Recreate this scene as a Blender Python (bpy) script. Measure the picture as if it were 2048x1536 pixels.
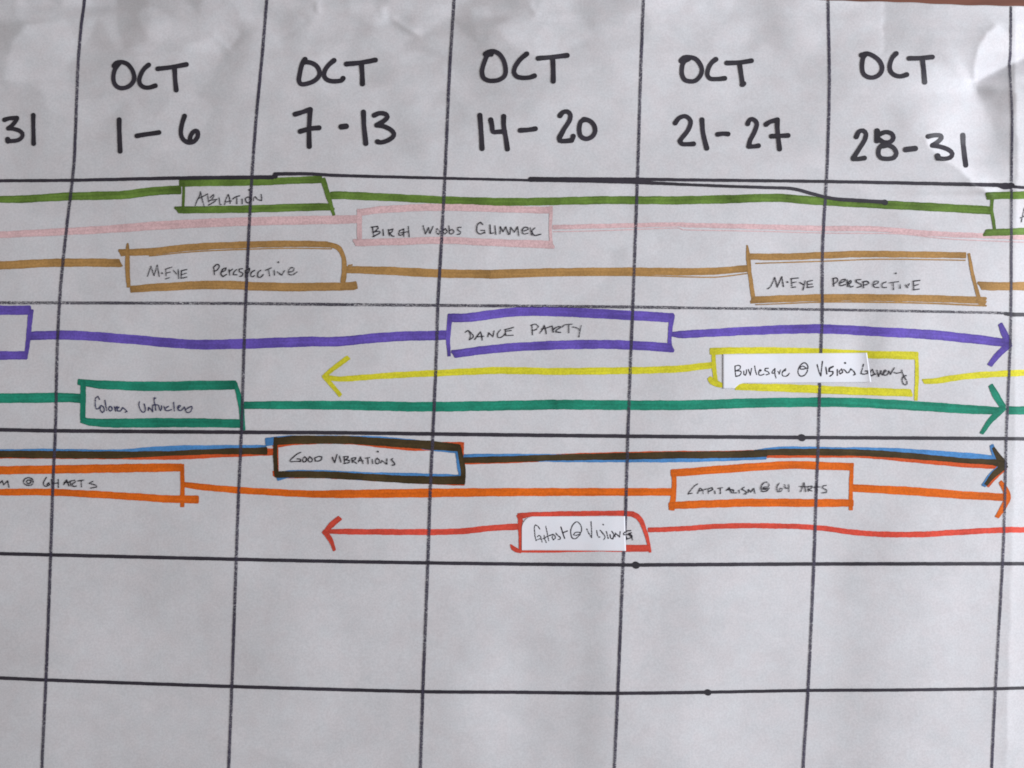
import bpy, math, random
import numpy as np

# ----------------------------------------------------------------------------
# scene, camera, light, exposure
# ----------------------------------------------------------------------------
for o in list(bpy.data.objects):
    bpy.data.objects.remove(o, do_unlink=True)
scene = bpy.context.scene
COL = scene.collection
R = math.radians
random.seed(7)
rng = np.random.default_rng(11)

LENS, SENSOR = 32.0, 36.0
TILT = R(2.2)
MM = 0.00025                       # metres of paper per photograph pixel (one grid column is about 9.4 cm)
DIST = 2048 * MM * LENS / SENSOR   # camera to paper
CAM = np.array([0.0, -DIST * math.sin(TILT), DIST * math.cos(TILT)])

cam_d = bpy.data.cameras.new('camera')
cam_d.lens, cam_d.sensor_width = LENS, SENSOR
cam_d.clip_start, cam_d.clip_end = 0.01, 20
cam = bpy.data.objects.new('camera', cam_d)
cam.location = CAM
cam.rotation_euler = (TILT, 0, 0)
COL.objects.link(cam)
scene.camera = cam

world = bpy.data.worlds.new('World')
scene.world = world
world.use_nodes = True
bg = world.node_tree.nodes['Background']
bg.inputs['Color'].default_value = (1.0, 0.968, 0.945, 1)
bg.inputs['Strength'].default_value = 0.375


def area(name, loc, target, sx, sy, power, colr):
    d = bpy.data.lights.new(name, 'AREA')
    d.shape = 'RECTANGLE'
    d.size, d.size_y, d.energy, d.color = sx, sy, power, colr
    o = bpy.data.objects.new(name, d)
    o.location = loc
    v = np.array(target) - np.array(loc)
    from mathutils import Vector
    o.rotation_euler = Vector(v).to_track_quat('-Z', 'Y').to_euler()
    COL.objects.link(o)
    return o


# daylight from a window to the right of the sheet
area('window_light', (1.05, 0.05, 0.58), (0.0, -0.02, 0.0), 0.5, 0.65, 16.4, (0.905, 0.95, 1.0))

scene.view_settings.view_transform = 'Standard'
scene.view_settings.look = 'None'
scene.view_settings.exposure = 0.0
scene.view_settings.gamma = 1.0
scene.view_settings.use_curve_mapping = False
scene.render.engine = 'CYCLES'
scene.cycles.filter_width = 1.75


# ----------------------------------------------------------------------------
# relief of the sheet: slopes (facing the window or away from it) summed into heights
# ----------------------------------------------------------------------------
GX0, GX1, GY0, GY1, GS = -640, 2699, -220, 2099, 3
gx = np.arange(GX0, GX1 + 1, GS, dtype=float)
gy = np.arange(GY0, GY1 + 1, GS, dtype=float)
XX, YY = np.meshgrid(gx, gy)
S = np.zeros_like(XX)


def vnoise(sx, sy, seed):
    r = np.random.default_rng(seed)
    a = r.uniform(0.3, 1.2)                      # turned, so that no fold follows the axes
    rx = (XX - 1024) * math.cos(a) + (YY - 768) * math.sin(a)
    ry = (YY - 768) * math.cos(a) - (XX - 1024) * math.sin(a)
    fx, fy = (rx + 2600) / sx, (ry + 2600) / sy
    g = r.normal(size=(int(5400 / sy) + 4, int(5400 / sx) + 4))
    ix, iy = fx.astype(int), fy.astype(int)
    tx, ty = fx - ix, fy - iy
    tx, ty = tx**3 * (tx * (tx * 6 - 15) + 10), ty**3 * (ty * (ty * 6 - 15) + 10)
    return (g[iy, ix] * (1 - tx) + g[iy, ix + 1] * tx) * (1 - ty) + (g[iy + 1, ix] * (1 - tx) + g[iy + 1, ix + 1] * tx) * ty


def blob(cx, cy, rx, ry, ang, amp):
    global S
    c, s = math.cos(R(ang)), math.sin(R(ang))
    dx, dy = XX - cx, YY - cy
    u, v = (dx * c + dy * s) / rx, (-dx * s + dy * c) / ry
    S = S + amp * np.exp(-(u * u + v * v))


def crease(pts, right, wr, left, wl, fade=12):
    """fold along a polyline: slope on its right-hand side and on its left-hand side, each dying away"""
    global S
    best = np.full(XX.shape, 1e9)
    side = np.zeros_like(XX)
    over = np.zeros_like(XX)
    n = len(pts)
    for i in range(n - 1):
        (ax, ay), (bx, by) = pts[i], pts[i + 1]
        L = math.hypot(bx - ax, by - ay)
        tx, ty = (bx - ax) / L, (by - ay) / L
        t = (XX - ax) * tx + (YY - ay) * ty
        tc = np.clip(t, 0, L)
        d = np.hypot(XX - ax - tc * tx, YY - ay - tc * ty)
        sd = -(XX - ax) * ty + (YY - ay) * tx
        m = d < best
        best = np.where(m, d, best)
        side = np.where(m, sd, side)
        ov = np.zeros_like(XX)
        if i == 0:
            ov = np.where(t < 0, -t, ov)
        if i == n - 2:
            ov = np.where(t > L, t - L, ov)
        over = np.where(m, ov, over)
    f = np.exp(-(over / fade) ** 2)
    S = S + 1.5 * f * np.where(side > 0, right * np.exp(-best / wr), left * np.exp(-best / wl))


# broad waves of the sheet
S += 0.018 * vnoise(300, 420, 1) + 0.015 * vnoise(120, 150, 2) + 0.006 * vnoise(55, 65, 3) + 0.003 * vnoise(26, 28, 4)


def facets(cell, seed, warp):
    """flat facets that meet in folds, as crumpled paper has: one slope per irregular cell"""
    r = np.random.default_rng(seed)
    wx, wy = XX + warp * vnoise(60, 60, seed + 50), YY + warp * vnoise(60, 60, seed + 51)
    nx, ny = int((GX1 - GX0) / cell) + 8, int((GY1 - GY0) / cell) + 8
    jx, jy, val = r.random((ny, nx)), r.random((ny, nx)), r.normal(size=(ny, nx))
    fx, fy = (wx - GX0) / cell + 3, (wy - GY0) / cell + 3
    ix, iy = np.clip(fx.astype(int), 1, nx - 2), np.clip(fy.astype(int), 1, ny - 2)
    best, out = np.full(XX.shape, 1e9), np.zeros_like(XX)
    for a in (-1, 0, 1):
        for b in (-1, 0, 1):
            cx_, cy_ = ix + a, iy + b
            d = (cx_ + jx[cy_, cx_] - fx) ** 2 + (cy_ + jy[cy_, cx_] - fy) ** 2
            m = d < best
            best, out = np.where(m, d, best), np.where(m, val[cy_, cx_], out)
    return out


S += 0.009 * facets(230, 21, 25)
top_w = np.exp(-((YY + 60) / 250) ** 2) * np.clip(2.2 - XX / 1300, 0.9, 2.2)
S += top_w * (0.018 * vnoise(75, 70, 5) + 0.008 * vnoise(38, 36, 6) + 0.028 * facets(95, 31, 14) + 0.018 * facets(48, 41, 8))
# standing folds in the lower right
low = 1 / (1 + np.exp(-(YY - 1080) / 60))
for cx, hw, a in [(1185, 42, -0.040), (1290, 60, 0.006), (1470, 95, 0.036), (1725, 60, -0.042), (1640, 30, 0.012), (1905, 70, 0.022),
                  (1350, 40, -0.01), (1000, 60, 0.026), (880, 60, -0.010), (640, 90, 0.010), (560, 50, -0.012)]:
    S += 1.5 * low * a * np.exp(-((XX - cx - (YY - 1300) * -0.03) / hw) ** 2)
mid = np.exp(-((YY - 690) / 110) ** 2)
for cx, hw, a in [(1745, 30, -0.035), (1690, 30, 0.03), (1845, 45, 0.03), (1480, 60, 0.015), (1240, 50, -0.012)]:
    S += 1.5 * mid * a * np.exp(-((XX - cx) / hw) ** 2)
# lumps along the top
blob(415, 70, 30, 55, 25, 0.06); blob(470, 85, 16, 38, 28, -0.075); blob(545, 85, 22, 60, 15, 0.03)
blob(570, 70, 30, 40, -30, -0.04); blob(640, 20, 26, 40, 0, 0.05); blob(690, 120, 50, 60, 0, -0.03)
blob(840, 95, 26, 60, -40, -0.045); blob(905, 70, 30, 60, 0, 0.03); blob(960, 70, 30, 50, -35, -0.03)
blob(1060, 40, 40, 40, 0, 0.025); blob(1170, 45, 40, 50, 20, -0.03); blob(420, 270, 40, 50, 20, -0.03)
blob(365, 300, 40, 30, 0, 0.035); blob(480, 290, 40, 40, 0, 0.02); blob(820, 285, 40, 30, 30, -0.035)
blob(870, 290, 28, 36, 0, 0.04); blob(1545, 50, 45, 55, 0, -0.055); blob(1620, 40, 40, 60, 0, 0.05)
blob(1590, 250, 60, 60, 0, -0.03); blob(1480, 290, 50, 40, 0, 0.02); blob(1710, 60, 34, 50, 0, -0.035)
blob(1340, 250, 26, 60, 0, -0.02); blob(60, 90, 70, 90, 0, -0.02); blob(250, 60, 60, 60, 0, 0.02)
# crumpled corner at the upper right
crease([(1764, 8), (1766, 30), (1761, 55), (1766, 78), (1764, 96)], 0.09, 9, -0.075, 34, 10)
crease([(1948, 166), (1949, 128), (1957, 94), (1974, 66), (1990, 54)], 0.11, 90, -0.03, 20, 10)
crease([(1948, 164), (1985, 146), (2024, 126), (2070, 106)], -0.20, 60, 0.04, 60, 16)
blob(1985, 120, 40, 45, 0, 0.025)
blob(1915, 225, 62, 75, 35, 0.13)
blob(1885, 150, 34, 26, 30, 0.06)
crease([(1868, 132), (1900, 152), (1945, 166)], 0.05, 30, -0.01, 12, 14)
blob(1995, 270, 34, 90, 0, -0.10)
blob(1972, 184, 18, 22, 0, -0.05)
blob(1800, 240, 22, 34, -35, -0.06)
crease([(1855, 286), (1880, 312), (1905, 326), (1924, 340), (1946, 366), (1962, 372), (1984, 388)], 0.0, 40, 0.46, 10, 12)
crease([(1870, 280), (1895, 305), (1935, 335), (1990, 380)], 0.0, 20, 0.06, 60, 20)
crease([(2030, -40), (2028, 130), (2034, 300), (2032, 420)], -0.03, 12, 0.11, 60, 60)
crease([(2028, 450), (2030, 800), (2012, 1500)], -0.015, 18, 0.06, 60, 60)
# little bright nicks near the top edge
crease([(785, 38), (800, 48), (820, 60), (838, 70)], -0.08, 6, 0.10, 5, 6)
crease([(762, 18), (766, 34)], -0.05, 6, 0.06, 5, 6)
crease([(1060, 8), (1064, 18), (1072, 26)], -0.06, 5, 0.08, 5, 6)
crease([(634, 4), (635, 24)], -0.05, 6, 0.07, 6, 6)


def gauss_x(a, sig):
    r = int(3 * sig)
    k = np.exp(-0.5 * (np.arange(-r, r + 1) / sig) ** 2)
    k /= k.sum()
    p = np.pad(a, ((0, 0), (r, r)), mode='edge')
    out = np.zeros_like(a)
    for i, w in enumerate(k):
        out += w * p[:, i:i + a.shape[1]]
    return out


S = 2.1 * S * np.clip((2500 - XX) / 250, 0, 1)
S = S - gauss_x(S, 80)
H = np.flip(np.cumsum(np.flip(S, 1), 1), 1) * GS * MM
H = gauss_x(H, 0.55)


def ridge(pts, A, w, fade):
    """crisp fold standing up along a polyline (A below 0: a valley)"""
    global H
    best, over, n = np.full(XX.shape, 1e9), np.zeros_like(XX), len(pts)
    for i in range(n - 1):
        (ax, ay), (bx, by) = pts[i], pts[i + 1]
        L = math.hypot(bx - ax, by - ay)
        tx, ty = (bx - ax) / L, (by - ay) / L
        t = (XX - ax) * tx + (YY - ay) * ty
        tc = np.clip(t, 0, L)
        d = np.hypot(XX - ax - tc * tx, YY - ay - tc * ty)
        ov = np.where(t < 0, -t, 0.0) * (i == 0) + np.where(t > L, t - L, 0.0) * (i == n - 2)
        m = d < best
        best, over = np.where(m, d, best), np.where(m, ov, over)
    H = H + A * w * MM * np.exp(-best / w) * np.exp(-(over / fade) ** 2)

H = gauss_x(H.T.copy(), 1.2).T
ridge([(1948, 164), (1985, 146), (2024, 126), (2070, 106)], -0.22, 34, 14)
ridge([(1948, 166), (1949, 128), (1957, 94), (1974, 66), (1990, 54)], 0.16, 18, 10)
ridge([(1852, 284), (1880, 312), (1905, 326), (1924, 340), (1946, 366), (1962, 372), (1984, 388)], 0.12, 10, 14)
ridge([(1764, 8), (1766, 30), (1761, 55), (1766, 78), (1764, 96)], 0.20, 10, 8)
ridge([(785, 36), (800, 48), (820, 60), (838, 70)], 0.30, 5, 6)
ridge([(762, 16), (766, 34)], 0.22, 5, 5)
ridge([(1060, 6), (1064, 18), (1072, 26)], 0.25, 5, 6)
ridge([(634, 2), (636, 24)], 0.28, 6, 6)
ridge([(462, 94), (474, 80), (480, 64)], -0.22, 9, 8)
ridge([(425, 70), (450, 92), (462, 104)], 0.14, 10, 10)
ridge([(560, 78), (590, 60), (610, 40)], -0.14, 14, 12)
ridge([(1870, 132), (1905, 152), (1945, 166)], 0.10, 9, 12)
ridge([(1580, 388), (1578, 420)], 0.08, 8, 10)
H -= np.median(H)
HMIN = float(H.min())
print('relief mm', HMIN * 1000, float(H.max()) * 1000)


def hgt(px, py):
    fx = np.clip((np.asarray(px, float) - GX0) / GS, 0, len(gx) - 1.001)
    fy = np.clip((np.asarray(py, float) - GY0) / GS, 0, len(gy) - 1.001)
    ix, iy = fx.astype(int), fy.astype(int)
    tx, ty = fx - ix, fy - iy
    return (H[iy, ix] * (1 - tx) + H[iy, ix + 1] * tx) * (1 - ty) + (H[iy + 1, ix] * (1 - tx) + H[iy + 1, ix + 1] * tx) * ty


def on_paper(px, py, off=0.0):
    """measured place on the sheet -> point in the scene, 'off' metres above the paper"""
    px, py = np.asarray(px, float), np.asarray(py, float)
    k = SENSOR / LENS / 2048
    xc, yc = (px - 1024) * k, -(py - 768) * k
    c, s = math.cos(TILT), math.sin(TILT)
    dx, dy, dz = xc, yc * c + s, yc * s - c
    z = hgt(px, py) + off
    t = (z - CAM[2]) / dz
    return np.stack([CAM[0] + dx * t, CAM[1] + dy * t, z], -1)


# ----------------------------------------------------------------------------
# materials
# ----------------------------------------------------------------------------
def new_mat(name):
    m = bpy.data.materials.new(name)
    m.use_nodes = True
    nt = m.node_tree
    nt.nodes.clear()
    out = nt.nodes.new('ShaderNodeOutputMaterial')
    return m, nt, out


def nd(nt, t, **kw):
    n = nt.nodes.new(t)
    for k, v in kw.items():
        if k.startswith('i_'):
            n.inputs[k[2:].replace('_', ' ')].default_value = v
        else:
            setattr(n, k, v)
    return n


def math_n(nt, op, a, b=None, clamp=False):
    n = nt.nodes.new('ShaderNodeMath')
    n.operation, n.use_clamp = op, clamp
    for i, v in enumerate((a, b)):
        if v is None:
            continue
        if isinstance(v, (int, float)):
            n.inputs[i].default_value = v
        else:
            nt.links.new(v, n.inputs[i])
    return n.outputs[0]


def mixc(nt, f, a, b, mode='MIX'):
    n = nt.nodes.new('ShaderNodeMix')
    n.data_type, n.blend_type = 'RGBA', mode
    for sock, v in ((n.inputs['Factor'], f), (n.inputs['A'], a), (n.inputs['B'], b)):
        if isinstance(v, (int, float)):
            sock.default_value = v
        elif isinstance(v, tuple):
            sock.default_value = v if len(v) == 4 else (*v, 1)
        else:
            nt.links.new(v, sock)
    return n.outputs['Result']


def noise(nt, vec, scale, detail=3.0, rough=0.55):
    n = nd(nt, 'ShaderNodeTexNoise', i_Scale=scale, i_Detail=detail, i_Roughness=rough)
    nt.links.new(vec, n.inputs['Vector'])
    return n


def ramp(nt, fac, lo, hi, a=0.0, b=1.0):
    n = nd(nt, 'ShaderNodeMapRange')
    n.interpolation_type = 'SMOOTHSTEP'
    n.inputs['From Min'].default_value, n.inputs['From Max'].default_value = lo, hi
    n.inputs['To Min'].default_value, n.inputs['To Max'].default_value = a, b
    nt.links.new(fac, n.inputs['Value'])
    return n.outputs['Result']


def paper_mat(name, col, grain=0.08, mottle=0.032, bump=0.25):
    m, nt, out = new_mat(name)
    tc = nd(nt, 'ShaderNodeTexCoord')
    p = nd(nt, 'ShaderNodeBsdfPrincipled', i_Roughness=0.8)
    p.inputs['Specular IOR Level'].default_value = 0.25
    n1 = noise(nt, tc.outputs['Object'], 1100, 2, 0.7)
    n2 = noise(nt, tc.outputs['Object'], 130, 3)
    n3 = noise(nt, tc.outputs['Object'], 38, 3)
    g = ramp(nt, n1.outputs['Fac'], 0.3, 0.7, 1 - grain, 1 + grain * 0.5)
    g2 = ramp(nt, n2.outputs['Fac'], 0.3, 0.7, 1 - mottle * 0.8, 1 + mottle * 0.4)
    g3 = ramp(nt, n3.outputs['Fac'], 0.3, 0.7, 1 - mottle * 0.8, 1 + mottle * 0.4)
    f = math_n(nt, 'MULTIPLY', math_n(nt, 'MULTIPLY', g, g2), g3)
    tint = mixc(nt, ramp(nt, n2.outputs['Color'], 0.3, 0.7), (col[0] * 1.018, col[1] * 0.990, col[2] * 1.0), (col[0] * 0.985, col[1] * 1.0, col[2] * 1.016))
    v = nt.nodes.new('ShaderNodeVectorMath')
    v.operation = 'SCALE'
    nt.links.new(tint, v.inputs[0])
    nt.links.new(f, v.inputs['Scale'])
    nt.links.new(v.outputs[0], p.inputs['Base Color'])
    b = nd(nt, 'ShaderNodeBump', i_Strength=bump, i_Distance=0.00012)
    nb = noise(nt, tc.outputs['Object'], 700, 3, 0.65)
    nt.links.new(nb.outputs['Fac'], b.inputs['Height'])
    nt.links.new(b.outputs[0], p.inputs['Normal'])
    nt.links.new(p.outputs[0], out.inputs[0])
    return m


def ink(name, col, dry=0.0, streak=0.26, mottle=0.26, spec=0.15, dens=0.32):
    m, nt, out = new_mat(name)
    tc = nd(nt, 'ShaderNodeTexCoord')
    mp = nd(nt, 'ShaderNodeMapping')
    mp.inputs['Scale'].default_value = (0.10, 3.2, 1)
    nt.links.new(tc.outputs['UV'], mp.inputs['Vector'])
    ns = noise(nt, mp.outputs[0], 1.0, 3)
    nl = noise(nt, tc.outputs['Object'], 75, 3)
    nf = noise(nt, tc.outputs['Object'], 1000, 2, 0.7)
    f = math_n(nt, 'MULTIPLY', ramp(nt, ns.outputs['Fac'], 0.25, 0.75, 1 - streak, 1 + streak * 0.7), ramp(nt, nl.outputs['Fac'], 0.28, 0.72, 1 - mottle, 1 + mottle * 0.7))
    f = math_n(nt, 'MULTIPLY', f, ramp(nt, nf.outputs['Fac'], 0.3, 0.7, 0.86, 1.12))
    at = nd(nt, 'ShaderNodeAttribute', attribute_name='dens')
    f = math_n(nt, 'MULTIPLY', f, math_n(nt, 'SUBTRACT', 1.0, math_n(nt, 'MULTIPLY', at.outputs['Fac'], dens)))
    v = nt.nodes.new('ShaderNodeVectorMath')
    v.operation = 'SCALE'
    v.inputs[0].default_value = col
    nt.links.new(f, v.inputs['Scale'])
    p = nd(nt, 'ShaderNodeBsdfPrincipled', i_Roughness=0.6)
    p.inputs['Specular IOR Level'].default_value = spec
    nt.links.new(v.outputs[0], p.inputs['Base Color'])
    if dry > 0:
        tr = nd(nt, 'ShaderNodeBsdfTransparent')
        mx = nd(nt, 'ShaderNodeMixShader')
        n1 = noise(nt, tc.outputs['Object'], 2600, 1, 0.5)
        n2 = noise(nt, tc.outputs['Object'], 28, 2)
        th = ramp(nt, n2.outputs['Fac'], 0.3, 0.7, dry - 0.07, dry + 0.035)
        a = math_n(nt, 'MULTIPLY', math_n(nt, 'SUBTRACT', n1.outputs['Fac'], th), 4.5, clamp=True)
        nt.links.new(a, mx.inputs[0])
        nt.links.new(tr.outputs[0], mx.inputs[1])
        nt.links.new(p.outputs[0], mx.inputs[2])
        nt.links.new(mx.outputs[0], out.inputs[0])
    else:
        nt.links.new(p.outputs[0], out.inputs[0])
    return m


def wood_mat():
    m, nt, out = new_mat('brown_wood')
    tc = nd(nt, 'ShaderNodeTexCoord')
    mp = nd(nt, 'ShaderNodeMapping')
    mp.inputs['Scale'].default_value = (3, 40, 10)
    nt.links.new(tc.outputs['Object'], mp.inputs['Vector'])
    n = noise(nt, mp.outputs[0], 4, 5, 0.6)
    c = mixc(nt, ramp(nt, n.outputs['Fac'], 0.3, 0.7), (0.105, 0.030, 0.018), (0.22, 0.075, 0.045))
    p = nd(nt, 'ShaderNodeBsdfPrincipled', i_Roughness=0.5)
    nt.links.new(c, p.inputs['Base Color'])
    nt.links.new(p.outputs[0], out.inputs[0])
    return m


M = {
    'paper': paper_mat('white_paper', (0.634, 0.620, 0.641)),
    'slip': paper_mat('bright_white_paper', (0.79, 0.79, 0.84), grain=0.02, mottle=0.02, bump=0.08),
    'wood': wood_mat(),
    'marker': ink('black_marker', (0.027, 0.021, 0.034), 0.0, 0.2, 0.25, spec=0.45),
    'grid': ink('black_grid_marker', (0.046, 0.038, 0.070), 0.315, 0.2, 0.2, spec=0.45),
    'dry': ink('dry_black_marker', (0.043, 0.036, 0.062), 0.375, 0.2, 0.2, spec=0.45),
    'pen': ink('black_pen', (0.035, 0.03, 0.042), 0.30, 0.1, 0.2),
    'bluepen': ink('blue_pen', (0.045, 0.045, 0.14), 0.30, 0.1, 0.2),
    'green': ink('green_marker', (0.135, 0.225, 0.042)),
    'pink': ink('pink_marker', (0.70, 0.47, 0.485), 0.0, 0.08, 0.08, dens=0.14),
    'tan': ink('tan_marker', (0.425, 0.235, 0.082), 0.0, 0.14, 0.12, dens=0.25),
    'purple': ink('purple_marker', (0.145, 0.095, 0.46), 0.0, 0.2, 0.2),
    'yellow': ink('yellow_marker', (0.69, 0.63, 0.035), 0.0, 0.12, 0.12, dens=0.15),
    'teal': ink('teal_marker', (0.018, 0.255, 0.165), 0.0, 0.2, 0.2),
    'blue': ink('blue_marker', (0.085, 0.27, 0.60), 0.0, 0.15, 0.15),
    'brown': ink('dark_brown_overlap', (0.068, 0.045, 0.018), 0.0, 0.2, 0.25),
    'orange': ink('orange_marker', (0.73, 0.14, 0.010), 0.0, 0.14, 0.12, dens=0.2),
    'orangered': ink('orange_red_marker', (0.67, 0.10, 0.025), 0.0, 0.14, 0.12, dens=0.2),
    'red': ink('red_marker', (0.70, 0.08, 0.05), 0.0, 0.14, 0.14, dens=0.2),
}


# ----------------------------------------------------------------------------
# ink strokes laid on the relief
# ----------------------------------------------------------------------------
def Z(x0, y0, s):
    return lambda *pts: [(x0 + x / s, y0 + y / s) for x, y in pts]


def spline(pts, ws, step):
    P = np.array(pts, float)
    n = len(P)
    if n == 1:
        return P, np.array(ws, float)
    T = np.zeros_like(P)
    for i in range(n):
        a, b = P[max(i - 1, 0)], P[min(i + 1, n - 1)]
        T[i] = (b - a) * 0.5
        if i in (0, n - 1):
            T[i] = (b - a) * 0.8
    out, ow = [], []
    for i in range(n - 1):
        L = np.linalg.norm(P[i + 1] - P[i])
        k = max(2, int(L / step))
        m0, m1 = T[i].copy(), T[i + 1].copy()
        for m in (m0, m1):
            l = np.linalg.norm(m)
            if l > L:
                m *= L / l
        for j in range(k):
            t = j / k
            h00, h10, h01, h11 = 2*t**3 - 3*t*t + 1, t**3 - 2*t*t + t, -2*t**3 + 3*t*t, t**3 - t*t
            out.append(h00 * P[i] + h10 * m0 + h01 * P[i + 1] + h11 * m1)
            ow.append(ws[i] * (1 - t) + ws[i + 1] * t)
    out.append(P[-1])
    ow.append(ws[-1])
    return np.array(out), np.array(ow)


def wobble(n, step, seed):
    r = random.Random(seed)
    s = np.arange(n) * step
    v = np.zeros(n)
    for lam, a in ((70, 0.30), (28, 0.24), (11, 0.20), (5, 0.16)):
        v += a * np.sin(s * 2 * math.pi / (lam * r.uniform(0.8, 1.25)) + r.uniform(0, 6.28))
    return v


class Ink:
    """collects strokes into one mesh"""
    def __init__(self, base, lift=None):
        self.v, self.f, self.uv, self.d = [], [], [], []
        self.base, self.n, self.lift = base, 0, lift

    def _rows(self, rows, dens, ulist, wid):
        nc = len(rows[0])
        b = len(self.v)
        self.n += 1
        for k, row in enumerate(rows):
            px, py = np.array([p[0] for p in row]), np.array([p[1] for p in row])
            off = self.base + self.n * 3e-6 + k * 6e-8
            if self.lift is not None:
                off = off + self.lift(px, py)
            q = on_paper(px, py, off)
            for c in range(nc):
                self.v.append(tuple(q[c]))
                self.uv.append((ulist[k], (c / (nc - 1)) * wid / 20 + self.n * 1.7))
                self.d.append(min(1.0, dens[k] + (0.30 if c in (0, nc - 1) and wid > 6 else 0.0)))
        for k in range(len(rows) - 1):
            for c in range(nc - 1):
                i = b + k * nc + c
                self.f.append((i, i + nc, i + nc + 1, i + 1))

    def stroke(self, pts, w, cap='round', slant=0.0, jit=1.0, k=1.0):
        ws = [q * k for q in (w if isinstance(w, (list, tuple)) else [w] * len(pts))]
        # break at sharp corners so that every piece stays a clean ribbon
        if len(pts) > 2:
            for i in range(1, len(pts) - 1):
                a = np.subtract(pts[i], pts[i - 1]); b = np.subtract(pts[i + 1], pts[i])
                ca = np.dot(a, b) / (np.linalg.norm(a) * np.linalg.norm(b) + 1e-9)
                if ca < 0.1:
                    self.stroke(pts[:i + 1], ws[:i + 1], cap, slant, jit)
                    self.stroke(pts[i:], ws[i:], cap, slant, jit)
                    return self
        wm = max(ws)
        step = min(5.0, max(0.9, wm * 0.35))
        P, W = spline(pts, ws, step)
        n = len(P)
        T = np.gradient(P, axis=0) if n > 1 else np.array([[1.0, 0]])
        T /= np.linalg.norm(T, axis=1)[:, None] + 1e-9
        N = np.stack([-T[:, 1], T[:, 0]], 1)
        seg = np.linalg.norm(np.diff(P, axis=0), axis=1)
        s = np.concatenate([[0], np.cumsum(seg)])
        L = s[-1]
        seed = random.random()
        amp = jit * min(1.0, wm / 9)
        wl, wr = wobble(n, step, seed) * amp, wobble(n, step, seed + 1) * amp
        nc = 5 if wm > 9 else (3 if wm > 4 else 3)
        vs = np.linspace(-1, 1, nc)
        rows, dens, us = [], [], []
        capk = [(math.sin(R(a)), math.cos(R(a))) for a in (82, 62, 42, 22)]
        ext = 1.0 if cap == 'round' else 0.28

        def row(i, e, hw, edge):
            r = []
            for v in vs:
                o = hw * v * W[i] / 2 + (wr[i] if v > 0 else wl[i]) * abs(v) * hw * 0.6
                sl = slant * v * W[i] / 2 * edge
                q = P[i] + N[i] * o + T[i] * (e * W[i] / 2 + sl)
                r.append((q[0], q[1]))
            return r

        def hwf(c):
            return c if cap == 'round' else c ** 0.45
        for sn, cs in capk:
            rows.append(row(0, -sn * ext, hwf(cs), 1.0)); dens.append(1.0); us.append(0)
        for i in range(n):
            e = min(s[i], L - s[i])
            edge = max(0.0, 1 - e / (wm * 0.9 + 1e-6))
            rows.append(row(i, 0, 1.0, edge))
            dens.append(math.exp(-e / 22)); us.append(s[i] / 20)
        for sn, cs in reversed(capk):
            rows.append(row(n - 1, sn * ext, hwf(cs), 1.0)); dens.append(1.0); us.append(L / 20)
        self._rows(rows, dens, us, wm)
        return self

    def chisel(self, pts, w, slant=0.0, jit=1.3):
        return self.stroke(pts, w, 'chisel', slant, jit)

    def dot(self, p, d):
        return self.stroke([(p[0] - d * 0.06, p[1]), (p[0] + d * 0.06, p[1] + d * 0.05)], d, jit=0.5)

    def text(self, z, lines, w):
        for l in lines:
            if len(l) == 1:
                self.dot(z(*l)[0], w * 1.45)
            else:
                p = z(*l)
                k = [w * random.uniform(0.78, 1.02) for _ in p]
                self.stroke(p, k, jit=0.4)
        return self

    def build(self, name, mat, parent, label=None):
        me = bpy.data.meshes.new(name)
        me.from_pydata(self.v, [], self.f)
        uvl = me.uv_layers.new(name='UVMap')
        li = np.zeros(len(me.loops), dtype=np.int32)
        me.loops.foreach_get('vertex_index', li)
        uvl.data.foreach_set('uv', np.array(self.uv, dtype=np.float32)[li].ravel())
        a = me.attributes.new('dens', 'FLOAT', 'POINT')
        a.data.foreach_set('value', np.array(self.d, dtype=np.float32))
        me.materials.append(mat)
        for p in me.polygons:
            p.use_smooth = True
        if me.polygons and sum(p.normal.z for p in me.polygons) < 0:
            me.flip_normals()
        o = bpy.data.objects.new(name, me)
        COL.objects.link(o)
        o.parent = parent
        if label:
            o['label'] = label
        return o


def tag(o, label=None, cat=None, group=None, kind=None):
    for k, v in (('label', label), ('category', cat), ('group', group), ('kind', kind)):
        if v:
            o[k] = v
    return o


def grid_mesh(name, Q, mat, parent=None, thick=0.00015):
    """Q: rows x cols x 3 array of points -> thin solid sheet"""
    nr, nc = Q.shape[:2]
    idx = np.arange(nr * nc).reshape(nr, nc)
    f = np.stack([idx[:-1, :-1], idx[1:, :-1], idx[1:, 1:], idx[:-1, 1:]], -1).reshape(-1, 4)
    top = Q.reshape(-1, 3)
    bot = top - np.array([0, 0, thick])
    n = nr * nc
    rim = np.concatenate([idx[0, :], idx[1:, -1], idx[-1, -2::-1], idx[-2:0:-1, 0]])
    nxt = np.roll(rim, -1)
    side = np.stack([rim, nxt, nxt + n, rim + n], -1)
    faces = np.concatenate([f, f[:, ::-1] + n, side])
    me = bpy.data.meshes.new(name)
    me.from_pydata(np.concatenate([top, bot]).tolist(), [], faces.tolist())
    me.materials.append(mat)
    sm = np.zeros(len(faces), dtype=bool)
    sm[:len(f)] = True
    me.polygons.foreach_set('use_smooth', sm)
    o = bpy.data.objects.new(name, me)
    COL.objects.link(o)
    o.parent = parent
    return o


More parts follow.
